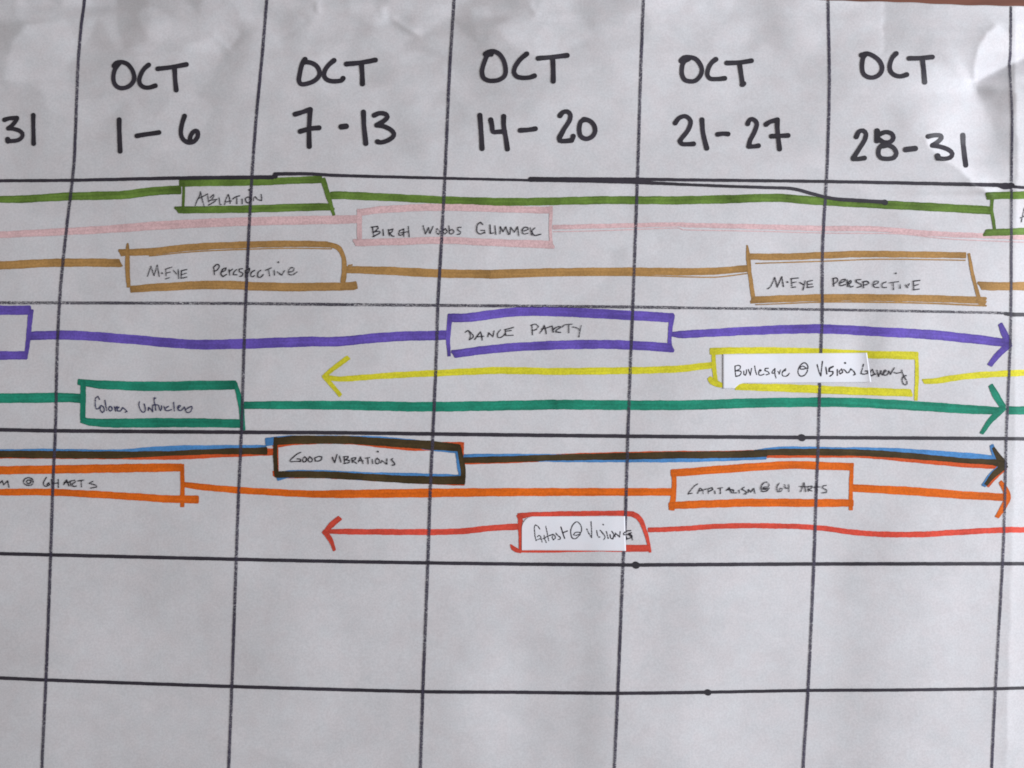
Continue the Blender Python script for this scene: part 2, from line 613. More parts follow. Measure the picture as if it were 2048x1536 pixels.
# ----------------------------------------------------------------------------
# the table under the sheet
# ----------------------------------------------------------------------------
tz = HMIN - 0.0012
me = bpy.data.meshes.new('table_top')
x0, x1, y0, y1, th = -0.75, 0.75, -0.62, 0.55, 0.03
vv = [(x, y, z) for z in (tz - th, tz) for x, y in ((x0, y0), (x1, y0), (x1, y1), (x0, y1))]
me.from_pydata(vv, [], [(4, 5, 6, 7), (3, 2, 1, 0), (0, 1, 5, 4), (1, 2, 6, 5), (2, 3, 7, 6), (3, 0, 4, 7)])
me.materials.append(M['wood'])
table = bpy.data.objects.new('table_top', me)
COL.objects.link(table)
tag(table, kind='structure')

# ----------------------------------------------------------------------------
# the schedule sheet
# ----------------------------------------------------------------------------
sched = bpy.data.objects.new('paper_schedule', None)
sched.empty_display_size = 0.05
COL.objects.link(sched)
tag(sched, 'large white paper chart with hand-drawn black grid and coloured marker timelines', 'schedule chart')

SX0, SX1, SB = -520, 2560, 1960
cx = np.concatenate([np.arange(SX0, 1735, 5.0), np.arange(1735, 2110, 2.5), np.arange(2110, SX1 + 1, 6.0)])
ty_ = (cx - 1659) * 0.0345 + 0.7 * np.sin(cx / 37.0) + 0.5 * np.sin(cx / 11.3)
tt = np.concatenate([np.linspace(0, 0.21, 161)[:-1], np.linspace(0.21, 1, 290)])[:, None]
nr = len(tt)
PX = np.repeat(cx[None, :], nr, 0)
PY = ty_[None, :] * (1 - tt) + SB * tt
sheet = grid_mesh('sheet', on_paper(PX, PY, 0.0), M['paper'], sched)

# heights of the ink layers above the paper (metres)
Z_COL, Z_COL2, Z_COL3, Z_GRID, Z_TXT = 0.00010, 0.00014, 0.00018, 0.00022, 0.00026

# --- grid lines ---
vert = [
    [(169, -44), (169, 0), (162.7, 50), (156, 133), (151, 266), (147, 340), (133, 459), (121, 579), (114.5, 700), (111, 860), (106, 966), (101.5, 1109), (92, 1360), (84, 1536), (74, 1945)],
    [(534, -34), (533.5, 0), (524.6, 110), (513, 232), (504.6, 345), (498, 463), (491.5, 607), (487, 733), (483, 864), (478, 973), (472.5, 1122), (464, 1370), (457.5, 1536), (443, 1945)],
    [(910, -20), (908.4, 0), (899, 149), (891, 335), (882.5, 496), (876, 609), (873, 710), (866, 869), (861, 973), (856, 1125), (846, 1382), (841, 1536), (826, 1945)],
    [(1287, -8), (1287, 0), (1281, 166), (1276, 335), (1269, 529), (1266, 612), (1261, 733), (1256, 872), (1251, 1039), (1246, 1140), (1236, 1385), (1229, 1536), (1212, 1945)],
    [(1656.5, 3), (1657, 40), (1659, 168), (1654.5, 335), (1645.5, 498), (1644.5, 640), (1640.5, 734), (1637, 875), (1632, 1008), (1628, 1130), (1616.5, 1380), (1606.5, 1536), (1588, 1945)],
    [(2022, 15), (2022, 60), (2021, 110), (2019, 128), (2022, 180), (2024.5, 235), (2023.5, 335), (2023, 531), (2022, 645), (2020, 717), (2013, 875), (2011.5, 941), (2006.5, 1109), (1991.5, 1375), (1984, 1536), (1968, 1945)],
]
for pts, w in zip(vert, (6.1, 6.1, 6.3, 6.1, 6.0, 5.2)):
    Ink(Z_GRID).stroke(pts, w, jit=0.8).build('grid_line', M['grid'], sched)

h = Ink(Z_GRID)
h.stroke([(-500, 366), (0, 361.5), (143, 360.5), (365, 356), (545, 354.5)], [5.5, 5.5, 5.5, 6.5, 7.5], jit=0.8, k=1.12)
h.dot((550, 352), 10)
h.stroke([(550, 348), (610, 347.5), (680, 351), (892, 356.5), (1062, 360.5)], [6.5, 6, 5.6, 5, 4.4], jit=0.8, k=1.12)
h.dot((1062, 358.5), 10)
h.stroke([(1064, 358.5), (1180, 359), (1280, 358.5), (1360, 359.6), (1652, 363), (1884, 367.6), (1996, 370)], [8.5, 8, 6, 5.6, 5.6, 6.4, 7], jit=0.8, k=1.12)
h.stroke([(1996, 370), (2010, 372), (2024, 371)], [7, 12, 10], jit=0.8, k=1.12)
h.stroke([(2024, 373), (2048, 375), (2300, 381), (2540, 386)], 5.2, jit=0.8, k=1.12)
h.build('grid_line', M['marker'], sched)
h = Ink(Z_GRID)
h.stroke([(-500, 607), (0, 605.6), (491, 607), (680, 609), (1264, 614), (1360, 615.5)], 5.4, jit=0.8, k=1.12)
h.stroke([(1360, 615.5), (1700, 620), (2013, 626)], 4.6, jit=0.8, k=1.12)
h.build('grid_line', M['dry'], sched)
h = Ink(Z_GRID)
h.stroke([(2012, 627.5), (2026, 629), (2048, 629), (2540, 634)], [6, 7.4, 6.6, 6], jit=0.8, k=1.12)
h.build('grid_line', M['marker'], sched)
h = Ink(Z_GRID)
h.stroke([(-500, 852), (0, 859.6), (110, 861.6), (481, 864.5), (680, 865.6), (1030, 870), (1360, 873.3), (1603, 875)], 6.6, jit=0.8, k=1.12)
h.dot((1604, 875), 14)
h.stroke([(1606, 875), (1800, 876), (2048, 877.5), (2540, 880)], 6.2, jit=0.8, k=1.12)
h.build('grid_line', M['marker'], sched)
h = Ink(Z_GRID)
h.stroke([(-500, 1095), (0, 1107.3), (340, 1115.5), (680, 1123), (1024, 1128), (1270, 1130)], 6.2, jit=0.8, k=1.12)
h.dot((1272, 1130), 14)
h.stroke([(1274, 1130), (1360, 1129.5), (1629, 1128), (2048, 1127.5), (2540, 1127)], 6.4, jit=0.8, k=1.12)
h.build('grid_line', M['marker'], sched)
h = Ink(Z_GRID)
h.stroke([(-500, 1338), (0, 1356), (92, 1360), (462, 1373), (845, 1383.3), (1024, 1384.5), (1236, 1386.5), (1414, 1384.6)], 6.0, jit=0.8, k=1.12)
h.dot((1416, 1384.5), 12.5)
h.stroke([(1417, 1384.5), (1619, 1381), (1800, 1380), (1989, 1377.5), (2048, 1376), (2540, 1366)], 5.6, jit=0.8, k=1.12)
h.build('grid_line', M['marker'], sched)
h = Ink(Z_GRID + 0.00002)
h.stroke([(1062, 359), (1180, 361), (1272, 364.5), (1360, 368.6)], [8, 8, 6.5, 5.2], jit=0.8, k=1.12)
h.stroke([(1360, 368.6), (1470, 373), (1575, 376.4), (1595, 379), (1612, 383.7), (1634, 390), (1652, 394.5), (1679, 398.6), (1768, 404)], [5.2, 5.2, 5.6, 5.8, 5.8, 6, 6, 6.6, 7], jit=0.8, k=1.12)
h.dot((1770, 404.5), 11)
h.build('stray_line', M['marker'], sched, 'stray black line bending down over the green bar')

# --- date headings ---
HW = 9.4


def heading(z, month, days, w=HW, label=None):
    a = Ink(Z_TXT)
    if month:
        for l in month:
            a.stroke(z(*l), [w * 1.06] + [w * 0.94] * (len(l) - 2) + [w * 1.06], jit=0.5)
        root = a.build('month_word', M['marker'], sched, label)
    b = Ink(Z_TXT)
    for l in days:
        ww = w * (1.12 if len(l) == 2 else 1.0)
        b.stroke(z(*l), [ww * 1.06] + [ww * 0.94] * (len(l) - 2) + [ww * 1.06], jit=0.5)
    b.build('date_range', M['marker'], sched)


z = Z(200, 90, 6.827)
heading(z, [[(262, 245), (205, 330), (183, 430), (195, 520), (245, 575), (320, 588), (400, 560), (455, 500), (468, 430), (440, 340), (375, 260), (290, 232), (220, 245), (192, 285)],
            [(665, 272), (600, 330), (550, 420), (535, 490), (555, 545), (610, 580), (680, 580), (755, 555)],
            [(790, 325), (960, 305), (1180, 265)], [(1020, 310), (1025, 450), (1042, 615)]],
        [[(262, 1020), (265, 1200), (275, 1450)], [(505, 1240), (660, 1215), (805, 1195)],
         [(1155, 970), (1120, 1080), (1105, 1200), (1130, 1280), (1200, 1330), (1280, 1320), (1335, 1250), (1335, 1190), (1310, 1170), (1265, 1195), (1235, 1250), (1228, 1300)]])
z = Z(570, 90, 6.827)
heading(z, [[(275, 195), (235, 260), (205, 380), (190, 480), (215, 530), (270, 535), (380, 500), (455, 440), (475, 380), (445, 300), (380, 250), (300, 232), (250, 240)],
            [(670, 210), (600, 270), (545, 350), (538, 430), (590, 480), (680, 495), (770, 485), (795, 455)],
            [(840, 260), (1040, 240), (1235, 205)], [(1045, 260), (1055, 390), (1058, 525)], [(1056, 520), (1060, 530)]],
        [[(140, 945), (240, 915), (345, 880)], [(345, 880), (335, 1050), (330, 1200), (332, 1385)], [(210, 1180), (330, 1145), (465, 1130)], [(770, 1117), (835, 1110)],
         [(1072, 915), (1080, 1100), (1105, 1345)],
         [(1220, 960), (1290, 930), (1370, 940), (1400, 980), (1360, 1030), (1255, 1095)], [(1255, 1095), (1350, 1110), (1450, 1160), (1490, 1210), (1470, 1260), (1390, 1310), (1310, 1330), (1265, 1320)]], 9.8)
z = Z(930, 80, 6.677)
heading(z, [[(350, 190), (300, 205), (250, 320), (228, 420), (245, 500), (310, 540), (380, 545), (460, 530), (530, 480), (545, 400), (520, 280), (460, 190), (380, 150), (310, 160), (272, 188)],
            [(825, 185), (740, 260), (675, 350), (655, 430), (690, 485), (770, 505), (870, 500), (928, 478)],
            [(980, 245), (1150, 230), (1365, 205)], [(1172, 240), (1180, 400), (1180, 550)]],
        [[(200, 1005), (215, 1200), (230, 1450)], [(345, 1065), (365, 1160), (375, 1225), (450, 1225), (530, 1220)], [(518, 1020), (520, 1150), (545, 1300), (568, 1455)],
         [(740, 1207), (850, 1200), (940, 1185)],
         [(1270, 1010), (1310, 965), (1370, 955), (1410, 1000), (1395, 1080), (1330, 1180), (1265, 1300)], [(1265, 1300), (1265, 1342), (1330, 1350), (1425, 1340)], [(1425, 1335), (1440, 1310), (1447, 1285)],
         [(1600, 1065), (1550, 1090), (1527, 1180), (1545, 1280), (1620, 1320), (1700, 1290), (1740, 1215), (1720, 1130), (1660, 1075), (1590, 1060)]], 9.8)
z = Z(1320, 90, 6.827)
heading(z, [[(290, 215), (330, 170), (400, 165), (490, 190), (555, 270), (575, 350), (545, 430), (480, 490), (400, 495), (335, 470), (300, 390), (305, 290), (330, 230), (395, 188)],
            [(765, 195), (700, 250), (660, 330), (650, 410), (690, 460), (780, 465), (885, 455)],
            [(915, 245), (1080, 240), (1250, 215)], [(1090, 260), (1110, 400), (1130, 540)], [(1125, 540), (1145, 525)]],
        [[(210, 1065), (260, 1000), (340, 970), (405, 1010), (420, 1070), (380, 1170), (300, 1270), (275, 1310)], [(275, 1310), (300, 1350), (380, 1355), (460, 1350)], [(575, 1020), (590, 1200), (640, 1410)],
         [(790, 1220), (870, 1210), (930, 1215)],
         [(1200, 1075), (1220, 1030), (1260, 1010), (1310, 1040), (1325, 1090), (1290, 1190), (1230, 1310), (1215, 1385)], [(1215, 1385), (1280, 1385), (1345, 1375)],
         [(1450, 1085), (1500, 1050), (1605, 1020)], [(1605, 1020), (1605, 1150), (1620, 1290), (1635, 1420)], [(1525, 1245), (1640, 1240), (1750, 1235)]], 9.5)
z = Z(1680, 90, 5.907)
heading(z, [[(255, 120), (320, 100), (400, 130), (470, 190), (500, 270), (475, 340), (410, 380), (340, 380), (280, 340), (262, 260), (275, 150), (310, 105)],
            [(665, 100), (620, 150), (590, 240), (600, 310), (650, 355), (720, 370), (790, 350)],
            [(820, 158), (950, 155), (1092, 142)], [(978, 170), (990, 280), (1003, 440)]],
        [[(195, 1085), (225, 1025), (275, 1010), (310, 1050), (290, 1130), (220, 1240), (160, 1335)], [(160, 1345), (220, 1347), (290, 1335)],
         [(440, 1015), (440, 1130)], [(455, 1060), (540, 1028), (610, 1045), (635, 1095), (605, 1140), (530, 1150), (455, 1110)],
         [(540, 1160), (470, 1210), (455, 1280), (480, 1330), (560, 1345), (640, 1330), (668, 1280), (640, 1220), (580, 1185), (510, 1195)],
         [(780, 1236), (890, 1222)],
         [(1045, 1080), (1120, 1065), (1190, 1070), (1200, 1100), (1150, 1150), (1095, 1185)], [(1095, 1185), (1200, 1205), (1290, 1240), (1330, 1285), (1300, 1330), (1220, 1345), (1160, 1335)], [(1160, 1335), (1155, 1310)],
         [(1455, 1065), (1460, 1180), (1487, 1420)]], 9.5)
z = Z(0, 220, 13.653)
heading(z, None, [[(125, 270), (250, 230), (460, 215)], [(460, 220), (440, 290), (330, 420), (230, 500)], [(230, 500), (350, 510), (520, 560), (610, 640), (600, 740), (500, 820), (350, 845), (220, 850)], [(220, 850), (210, 800)],
                  [(908, 140), (910, 400), (915, 700), (920, 920)]], 8.8)

# --- coloured bars: helpers ---
L3, M3, R3 = Z(0, 330, 3.012), Z(680, 330, 3.012), Z(1360, 330, 2.977)
L6, M6, R6 = Z(0, 600, 3.012), Z(680, 600, 3.012), Z(1360, 600, 2.977)
L8, M8, R8 = Z(0, 840, 3.012), Z(680, 840, 3.012), Z(1360, 840, 2.977)


SHADE = {'teal': 'blue-green', 'brown': 'dark brown', 'orangered': 'orange-red'}


def box(mat, parts, zb=Z_COL, label=None):
    i = Ink(zb)
    for p, w, sl in parts:
        i.chisel(p, w, sl)
    return i.build('event_box', M[mat], sched, label or SHADE.get(mat, mat) + ' marker box')


def line(mat, parts, zb=Z_COL, label=None):
    i = Ink(zb)
    for p, w, sl in parts:
        i.chisel(p, w, sl)
    return i.build('timeline', M[mat], sched, label or SHADE.get(mat, mat) + ' marker line')


def head(mat, parts, parent, zb=Z_COL2):
    i = Ink(zb)
    for p, w in parts:
        i.chisel(p, w, 0.1)
    return i.build('arrowhead', M[mat], parent)


WRITING = {}


def title(parent, z, lines, w=2.5, mat='pen', lift=None, base=Z_TXT, name='event_title'):
    """the writing in one box or on one slip is one mesh, even when it was measured word by word"""
    if parent not in WRITING:
        WRITING[parent] = (Ink(base, lift), name, M[mat])
    WRITING[parent][0].text(z, lines, w)


# --- green row ---
line('green', [([(-500, 399), (-60, 399)] + L3((0, 207), (150, 205), (400, 190), (750, 180), (900, 160), (1085, 149)), [16, 15, 14, 15, 16, 17, 17, 17.5], 0)])
gb = box('green', [(L3((1085, 108), (1300, 106), (1500, 104), (1700, 96), (1935, 86)), [14.5, 14, 14, 14, 15], 0),
                   (L3((1108, 108), (1105, 200), (1102, 288)), 5.5, 0),
                   (L3((1066, 271), (1300, 268), (1500, 265), (1850, 254), (2000, 252)), [14, 14.5, 15, 15.5, 14], 0.5),
                   (L3((1945, 82), (1978, 190), (2012, 302)), [10, 10, 6], 0)], Z_COL2)
line('green', [([(662, 391)] + M3((0, 182), (400, 200), (640, 212), (1000, 222), (1300, 218), (1560, 212), (1800, 212)) + R3((0, 210), (300, 203)), [15, 16, 15, 15.5, 16, 15.5, 16, 16, 16.5, 17], 0),
               (R3((285, 203), (560, 195), (660, 200)), 16.5, 0),
               (R3((640, 199), (800, 212), (1000, 225), (1400, 245), (1845, 270)), 16.5, 0)])
zz = Z(1960, 360, 12.8)
gb2 = box('green', [(zz((180, 412), (500, 396), (800, 392), (1300, 388), (6000, 380)), 15, 0.1), (zz((315, 400), (302, 760), (340, 1020), (385, 1300)), [8, 6, 6.5, 6], 0),
                    (zz((130, 1352), (500, 1338), (1300, 1312), (6000, 1280)), 14, -0.4)], Z_COL2)
title(gb2, zz, [[(1060, 1080), (1085, 960), (1135, 720), (1200, 1060)], [(1040, 972), (1170, 915)]], 2.4)
title(gb, Z(370, 360, 12.047), [
    [(375, 285), (345, 400), (290, 500), (250, 610)], [(375, 285), (400, 400), (425, 500), (465, 640)], [(320, 450), (400, 415), (545, 335)],
    [(545, 335), (555, 430), (570, 540)], [(600, 430), (690, 350), (700, 390), (640, 470), (575, 520)], [(590, 495), (680, 480), (770, 465)], [(770, 465), (700, 530), (570, 605)],
    [(820, 420), (835, 520), (845, 590), (880, 590)], [(955, 590), (985, 470), (1045, 345), (1075, 440), (1090, 560)], [(965, 535), (1120, 505)],
    [(1150, 460), (1230, 405), (1320, 380)], [(1250, 430), (1250, 570)], [(1375, 460), (1380, 575)],
    [(1455, 455), (1480, 530), (1530, 550), (1590, 510), (1590, 440), (1520, 410), (1465, 440)], [(1545, 240)],
    [(1650, 500), (1660, 430), (1695, 400), (1760, 470), (1845, 495)], [(1845, 495), (1850, 430), (1835, 350)]], 2.5)

# --- pink row ---
line('pink', [([(-500, 478), (-60, 471)] + L3((0, 420), (600, 390), (1000, 362), (1500, 340), (2048, 329)) + M3((100, 326)), [13, 13, 13, 15, 17, 17, 17, 17], 0)])
pb = box('pink', [(M3((108, 287), (250, 269), (500, 256), (700, 256), (1000, 266), (1270, 272)), [13, 14, 14, 14, 13, 14], 0), (M3((117, 268), (118, 450)), 10, 0),
                  (M3((90, 468), (400, 460), (620, 453), (900, 466), (1280, 480)), [14, 14, 14, 14, 16], 0.3), (M3((1272, 250), (1268, 400), (1274, 500)), [7, 6, 7], 0)], Z_COL2)
line('pink', [(M3((1285, 375), (1700, 365), (2040, 358)) + R3((20, 357), (500, 368), (850, 378), (1150, 380), (1500, 408), (1830, 422), (2048, 430)) + [(2540, 476)], [9, 9, 8.5, 9, 10, 10.5, 10.5, 10.5, 10, 10, 10], 0),
              (M3((1285, 402), (1600, 395), (2040, 379)) + R3((20, 386), (500, 395), (850, 405), (1300, 410), (1600, 440), (2048, 460)), 1.9, 0)])
title(pb, Z(730, 430, 5.535), [
    [(85, 130), (90, 190), (100, 240)], [(70, 135), (140, 125), (145, 150), (100, 190)], [(100, 188), (160, 180), (165, 200), (90, 240)], [(200, 160), (205, 225)],
    [(260, 160), (270, 230)], [(265, 170), (310, 155), (300, 185), (275, 200)], [(275, 200), (300, 230), (325, 235)], [(430, 155), (385, 175), (375, 215), (400, 225), (432, 205)], [(430, 155), (430, 240)], [(395, 198), (480, 185)], [(480, 125), (490, 240)],
    [(645, 120), (670, 210)], [(670, 210), (705, 140), (720, 205)], [(720, 205), (755, 125)], [(800, 150), (790, 190), (815, 215), (830, 180), (800, 150)], [(890, 150), (865, 180), (885, 210), (910, 185), (890, 150)],
    [(930, 120), (935, 200)], [(935, 200), (960, 210), (985, 185), (965, 160), (935, 175)], [(1065, 135), (1030, 140), (1030, 165), (1060, 190), (1050, 210), (1025, 215)],
    [(1305, 105), (1280, 80), (1245, 110), (1240, 180), (1275, 210), (1320, 195)], [(1285, 170), (1325, 170)], [(1325, 170), (1330, 200)], [(1385, 110), (1390, 205), (1425, 198)], [(1440, 120), (1450, 215)],
    [(1495, 210), (1500, 130), (1530, 185), (1560, 130), (1590, 215)], [(1605, 215), (1615, 135), (1655, 190), (1690, 130), (1705, 230)],
    [(1758, 178), (1805, 160), (1800, 138), (1765, 138), (1740, 175), (1760, 210), (1810, 200)], [(1830, 140), (1848, 222)], [(1885, 140), (1850, 180), (1880, 225), (1950, 212)]], 2.5)

# --- tan row ---
line('tan', [([(-500, 534), (-60, 531.5)] + L3((0, 605), (300, 590), (520, 588), (722, 590)), 16.5, 0.25), (L3((715, 612), (738, 606)), 3, 0)])
tb = box('tan', [(L3((725, 528), (900, 522), (1200, 492), (1700, 475), (1980, 478)), [14, 14, 14, 13, 12], 0.3), (L3((900, 548), (1200, 520), (1700, 502), (2000, 505)), 2.4, 0),
                 (L3((770, 472), (768, 530), (768, 620), (775, 735)), [4, 9, 9, 8], 0), (L3((790, 748), (1000, 734), (1300, 722), (1700, 735), (2100, 730)) + M3((98, 722)), [14, 16, 17, 17, 16, 14], 0),
                 (L3((1975, 478), (2040, 500)) + M3((22, 560), (26, 640), (18, 705)), [10, 10, 9, 10, 10], 0), (L3((2050, 745), (2130, 748), (2155, 742)), [5, 4, 2], 0)], Z_COL2)
line('tan', [(M3((35, 630), (300, 638), (600, 653), (900, 657)), [14, 16.5, 17, 17], 0), (M3((880, 656), (1300, 644), (1780, 640), (2048, 643)) + R3((200, 632), (400, 616)), [16, 15, 15, 15, 14, 14], 0),
             (M3((900, 682), (1300, 668), (1780, 666)) + R3((200, 668), (400, 646)), 2.4, 0), (M3((50, 606), (75, 602)), 3, 0)])
tb2 = box('tan', [(R3((400, 478), (408, 560), (415, 640), (440, 815)), [3, 9, 8, 8], 0), (R3((410, 545), (600, 547), (850, 538), (1100, 530), (1700, 537)), [13, 13.5, 13.5, 13, 12], 0), (R3((450, 586), (850, 573), (1200, 561), (1700, 567)), 2.4, 0),
                  (R3((430, 803), (900, 789), (1400, 793), (1815, 806)), [14, 14, 14, 14], -0.3), (R3((450, 832), (650, 824), (900, 815), (1400, 821), (1825, 838)), [2, 2.4, 3, 3, 3.5], 0), (R3((1720, 527), (1745, 660), (1785, 810)), [5, 7, 8], 0), (R3((1770, 800), (1815, 825)), 13, 0)], Z_COL2)
line('tan', [(R3((1788, 718), (1850, 722), (2110, 721)) + [(2540, 572)], 16.5, 0.5)])
title(tb, Z(280, 510, 6.206), [
    [(95, 262), (135, 140)], [(135, 140), (175, 255)], [(175, 255), (215, 125)], [(215, 125), (240, 265)], [(275, 225)], [(320, 175), (325, 260)], [(320, 175), (395, 150)], [(325, 225), (380, 210)], [(320, 295), (370, 280)],
    [(415, 190), (455, 235)], [(475, 180), (480, 295)], [(515, 195), (510, 290)], [(515, 195), (580, 180)], [(515, 245), (575, 225)], [(510, 290), (580, 275)],
    [(915, 150), (925, 245)], [(915, 150), (960, 115), (985, 140), (960, 185), (930, 200)], [(1010, 215), (1060, 190), (1070, 160), (1030, 175), (1005, 230), (1030, 270), (1075, 240)],
    [(1105, 180), (1115, 250)], [(1110, 205), (1150, 175)], [(1200, 180), (1165, 215), (1160, 245), (1205, 245)], [(1275, 170), (1230, 175), (1235, 205), (1275, 225), (1265, 260), (1240, 265)],
    [(1310, 190), (1310, 275)], [(1310, 190), (1360, 165), (1355, 210), (1315, 225)], [(1425, 190), (1385, 215), (1375, 255), (1400, 270), (1422, 255)], [(1500, 190), (1465, 220), (1465, 270), (1500, 275), (1530, 245)],
    [(1560, 190), (1630, 160)], [(1595, 180), (1610, 260)], [(1665, 190), (1670, 250)], [(1705, 210), (1760, 250)], [(1760, 250), (1795, 195)], [(1718, 90)],
    [(1840, 215), (1900, 200), (1915, 165), (1880, 155), (1845, 195), (1850, 240), (1900, 245), (1950, 210)]], 2.6)
title(tb2, Z(1520, 530, 6.0235), [
    [(95, 285), (130, 260), (180, 150)], [(180, 150), (210, 265)], [(210, 265), (265, 140)], [(265, 140), (285, 260)], [(333, 205)], [(380, 165), (385, 250)], [(375, 165), (465, 155)], [(385, 215), (440, 205)], [(385, 270), (430, 265)],
    [(480, 210), (525, 235)], [(545, 190), (535, 240), (520, 300)], [(570, 200), (575, 270)], [(570, 200), (635, 185)], [(575, 235), (630, 230)], [(570, 272), (640, 262)],
    [(885, 170), (890, 255)], [(880, 165), (920, 155), (940, 180), (920, 210), (890, 225)], [(965, 220), (1020, 195), (1030, 170), (990, 180), (960, 220), (975, 250), (1030, 235)], [(1050, 180), (1060, 260)], [(1060, 215), (1095, 185), (1100, 210), (1070, 228)], [(1075, 228), (1090, 265), (1125, 255)],
    [(1215, 175), (1160, 180), (1165, 205), (1215, 230), (1220, 260), (1175, 270)], [(1245, 200), (1250, 275)], [(1245, 205), (1290, 195), (1315, 215), (1290, 235), (1255, 240)],
    [(1365, 240), (1420, 220), (1430, 195), (1390, 195), (1365, 230), (1380, 265), (1435, 270)], [(1520, 205), (1485, 220), (1470, 250), (1490, 270), (1525, 270)], [(1560, 215), (1670, 200)], [(1605, 220), (1610, 295)],
    [(1690, 235), (1690, 280)], [(1755, 235), (1780, 275)], [(1780, 275), (1800, 225)], [(1850, 195), (1855, 300)], [(1850, 195), (1930, 185)], [(1860, 250), (1910, 235)], [(1850, 300), (1920, 290)], [(1638, 100)]], 2.6)

# --- purple row ---
box('purple', [([(-420, 621), (-60, 620.5)] + L6((0, 62), (180, 61)), [17, 18, 19, 18], 0), (L6((186, 60), (180, 130), (172, 220), (155, 350)), [11, 10, 9, 8], 0), ([(-420, 712)] + L6((-60, 335), (158, 333)), 17, 0)], Z_COL2)
line('purple', [(L6((165, 217), (350, 211), (500, 215), (800, 238), (1150, 267), (1400, 266), (1850, 251), (2040, 250)) + M6((300, 222), (640, 212)), [17, 18, 18.5, 18.5, 19, 20, 20, 19, 19, 19], 0)])
ub = box('purple', [(M6((655, 108), (780, 105), (1050, 72), (1300, 70), (1700, 90), (2005, 107)), [17, 18, 18, 19, 19, 19], 0), (M6((662, 105), (652, 230), (658, 337)), [10, 8, 7], 0),
                    (M6((685, 325), (1000, 288), (1400, 269), (1700, 270), (2000, 288)), [16, 17, 18, 18, 18], 0.3), (M6((2002, 90), (1988, 200), (1986, 300)), [10, 8, 9], 0)], Z_COL2)
pl = line('purple', [(M6((2000, 205),) + R6((-5, 206), (450, 182), (830, 172), (1200, 190), (1500, 207), (1800, 238), (1945, 256)), [10, 15, 17, 18.5, 18.5, 19, 18, 16], 0)])
head('purple', [(R6((1908, 142), (1930, 195), (1962, 268)), [9, 14, 12]), (R6((1845, 388), (1895, 325), (1962, 262)), [11, 12, 14])], pl)
title(ub, Z(920, 635, 7.877), [
    [(85, 235), (130, 205), (180, 245), (210, 285), (200, 320), (150, 350)], [(135, 210), (165, 270), (155, 350)], [(235, 345), (290, 270), (325, 225)], [(325, 225), (345, 290), (350, 355)], [(265, 305), (375, 295)],
    [(440, 305), (455, 240)], [(455, 240), (520, 305)], [(520, 305), (540, 210)], [(640, 195), (595, 250), (600, 310), (640, 315), (690, 285), (720, 240)], [(715, 190), (725, 285)], [(725, 285), (840, 280)], [(710, 190), (780, 175), (845, 155)], [(735, 215), (810, 205)],
    [(1135, 115), (1140, 200), (1145, 275)], [(1120, 125), (1190, 105), (1240, 140), (1200, 190), (1140, 205)], [(1260, 245), (1300, 190), (1330, 125)], [(1330, 125), (1350, 190), (1360, 255)], [(1290, 182), (1380, 160), (1450, 135)],
    [(1455, 130), (1470, 230)], [(1460, 200), (1510, 160), (1570, 140), (1590, 155), (1520, 200), (1510, 225), (1585, 235)], [(1610, 150), (1660, 115), (1770, 105)], [(1715, 115), (1715, 240)], [(1780, 150), (1830, 160), (1880, 190)], [(1910, 130), (1890, 210), (1875, 305)]], 2.5)

# --- yellow row ---
yl = line('yellow', [([(652, 754.5), (680, 758)] + M6((300, 455), (600, 440), (950, 425), (1300, 430), (1750, 425), (2040, 415)) + R6((190, 388),), [9, 11, 12, 13, 14, 14, 14, 14, 13], 0)])
head('yellow', [([(697, 715), (672, 733), (647, 754)], [10, 10, 8]), ([(647, 752), (662, 768), (681, 791)], [9, 9, 8])], yl)
zy = Z(1400, 660, 4.452)
yb = box('yellow', [(zy((95, 190), (400, 182), (1000, 188), (1500, 218), (1935, 228)), [14, 13, 12, 15, 16], 0), (zy((122, 170), (124, 300), (140, 450)), [8, 9, 8], 0), (zy((82, 425), (110, 455), (160, 482), (205, 495)), [8, 14, 12, 8], 0),
                    (zy((315, 505), (800, 518), (1300, 540), (1880, 560)), [13, 16, 16, 15], 0.2), (zy((1930, 205), (1932, 400), (1924, 625)), [7, 8, 7], 0)], Z_COL2)
line('yellow', [(R6((1450, 485), (1520, 482), (1700, 455), (1900, 440), (2110, 432)) + [(2540, 738)], [10, 12, 12.5, 12.5, 13, 13], 0.3)])

# --- teal row ---
line('teal', [([(-500, 801), (-80, 797.5)] + L6((0, 592), (200, 590), (400, 588), (490, 593)), [18, 18, 19, 20, 19, 18], 0)])
cb = box('teal', [(L6((472, 494), (600, 509), (900, 520), (1200, 515), (1418, 512)), [12, 17, 19, 19, 18], 0), (L6((502, 490), (498, 720)), 11, 0), (L6((492, 722), (540, 735), (700, 742), (900, 740), (1200, 740), (1458, 745)), [13, 15, 18, 19, 18, 17], 0),
                  (L6((1418, 500), (1452, 640), (1465, 782)), [8, 11, 9], 0)], Z_COL2)
cl = line('teal', [(L6((1475, 634), (2040, 634)) + M6((500, 643), (1000, 636), (1300, 630)), [15, 18, 19.5, 19.5, 19.5], 0), (M6((1285, 630), (2040, 634)) + R6((500, 612), (1000, 610), (1400, 630), (1700, 650), (1900, 660)), [19.5, 19.5, 19, 19, 19, 18, 15], 0)])
head('teal', [(R6((1850, 508), (1885, 575), (1928, 640)), [10, 15, 12]), (R6((1797, 795), (1845, 722), (1928, 640)), [8, 11, 14])], cl)
line('teal', [(R6((1952, 657), (2120, 657)) + [(2540, 822)], 16.5, 0)])
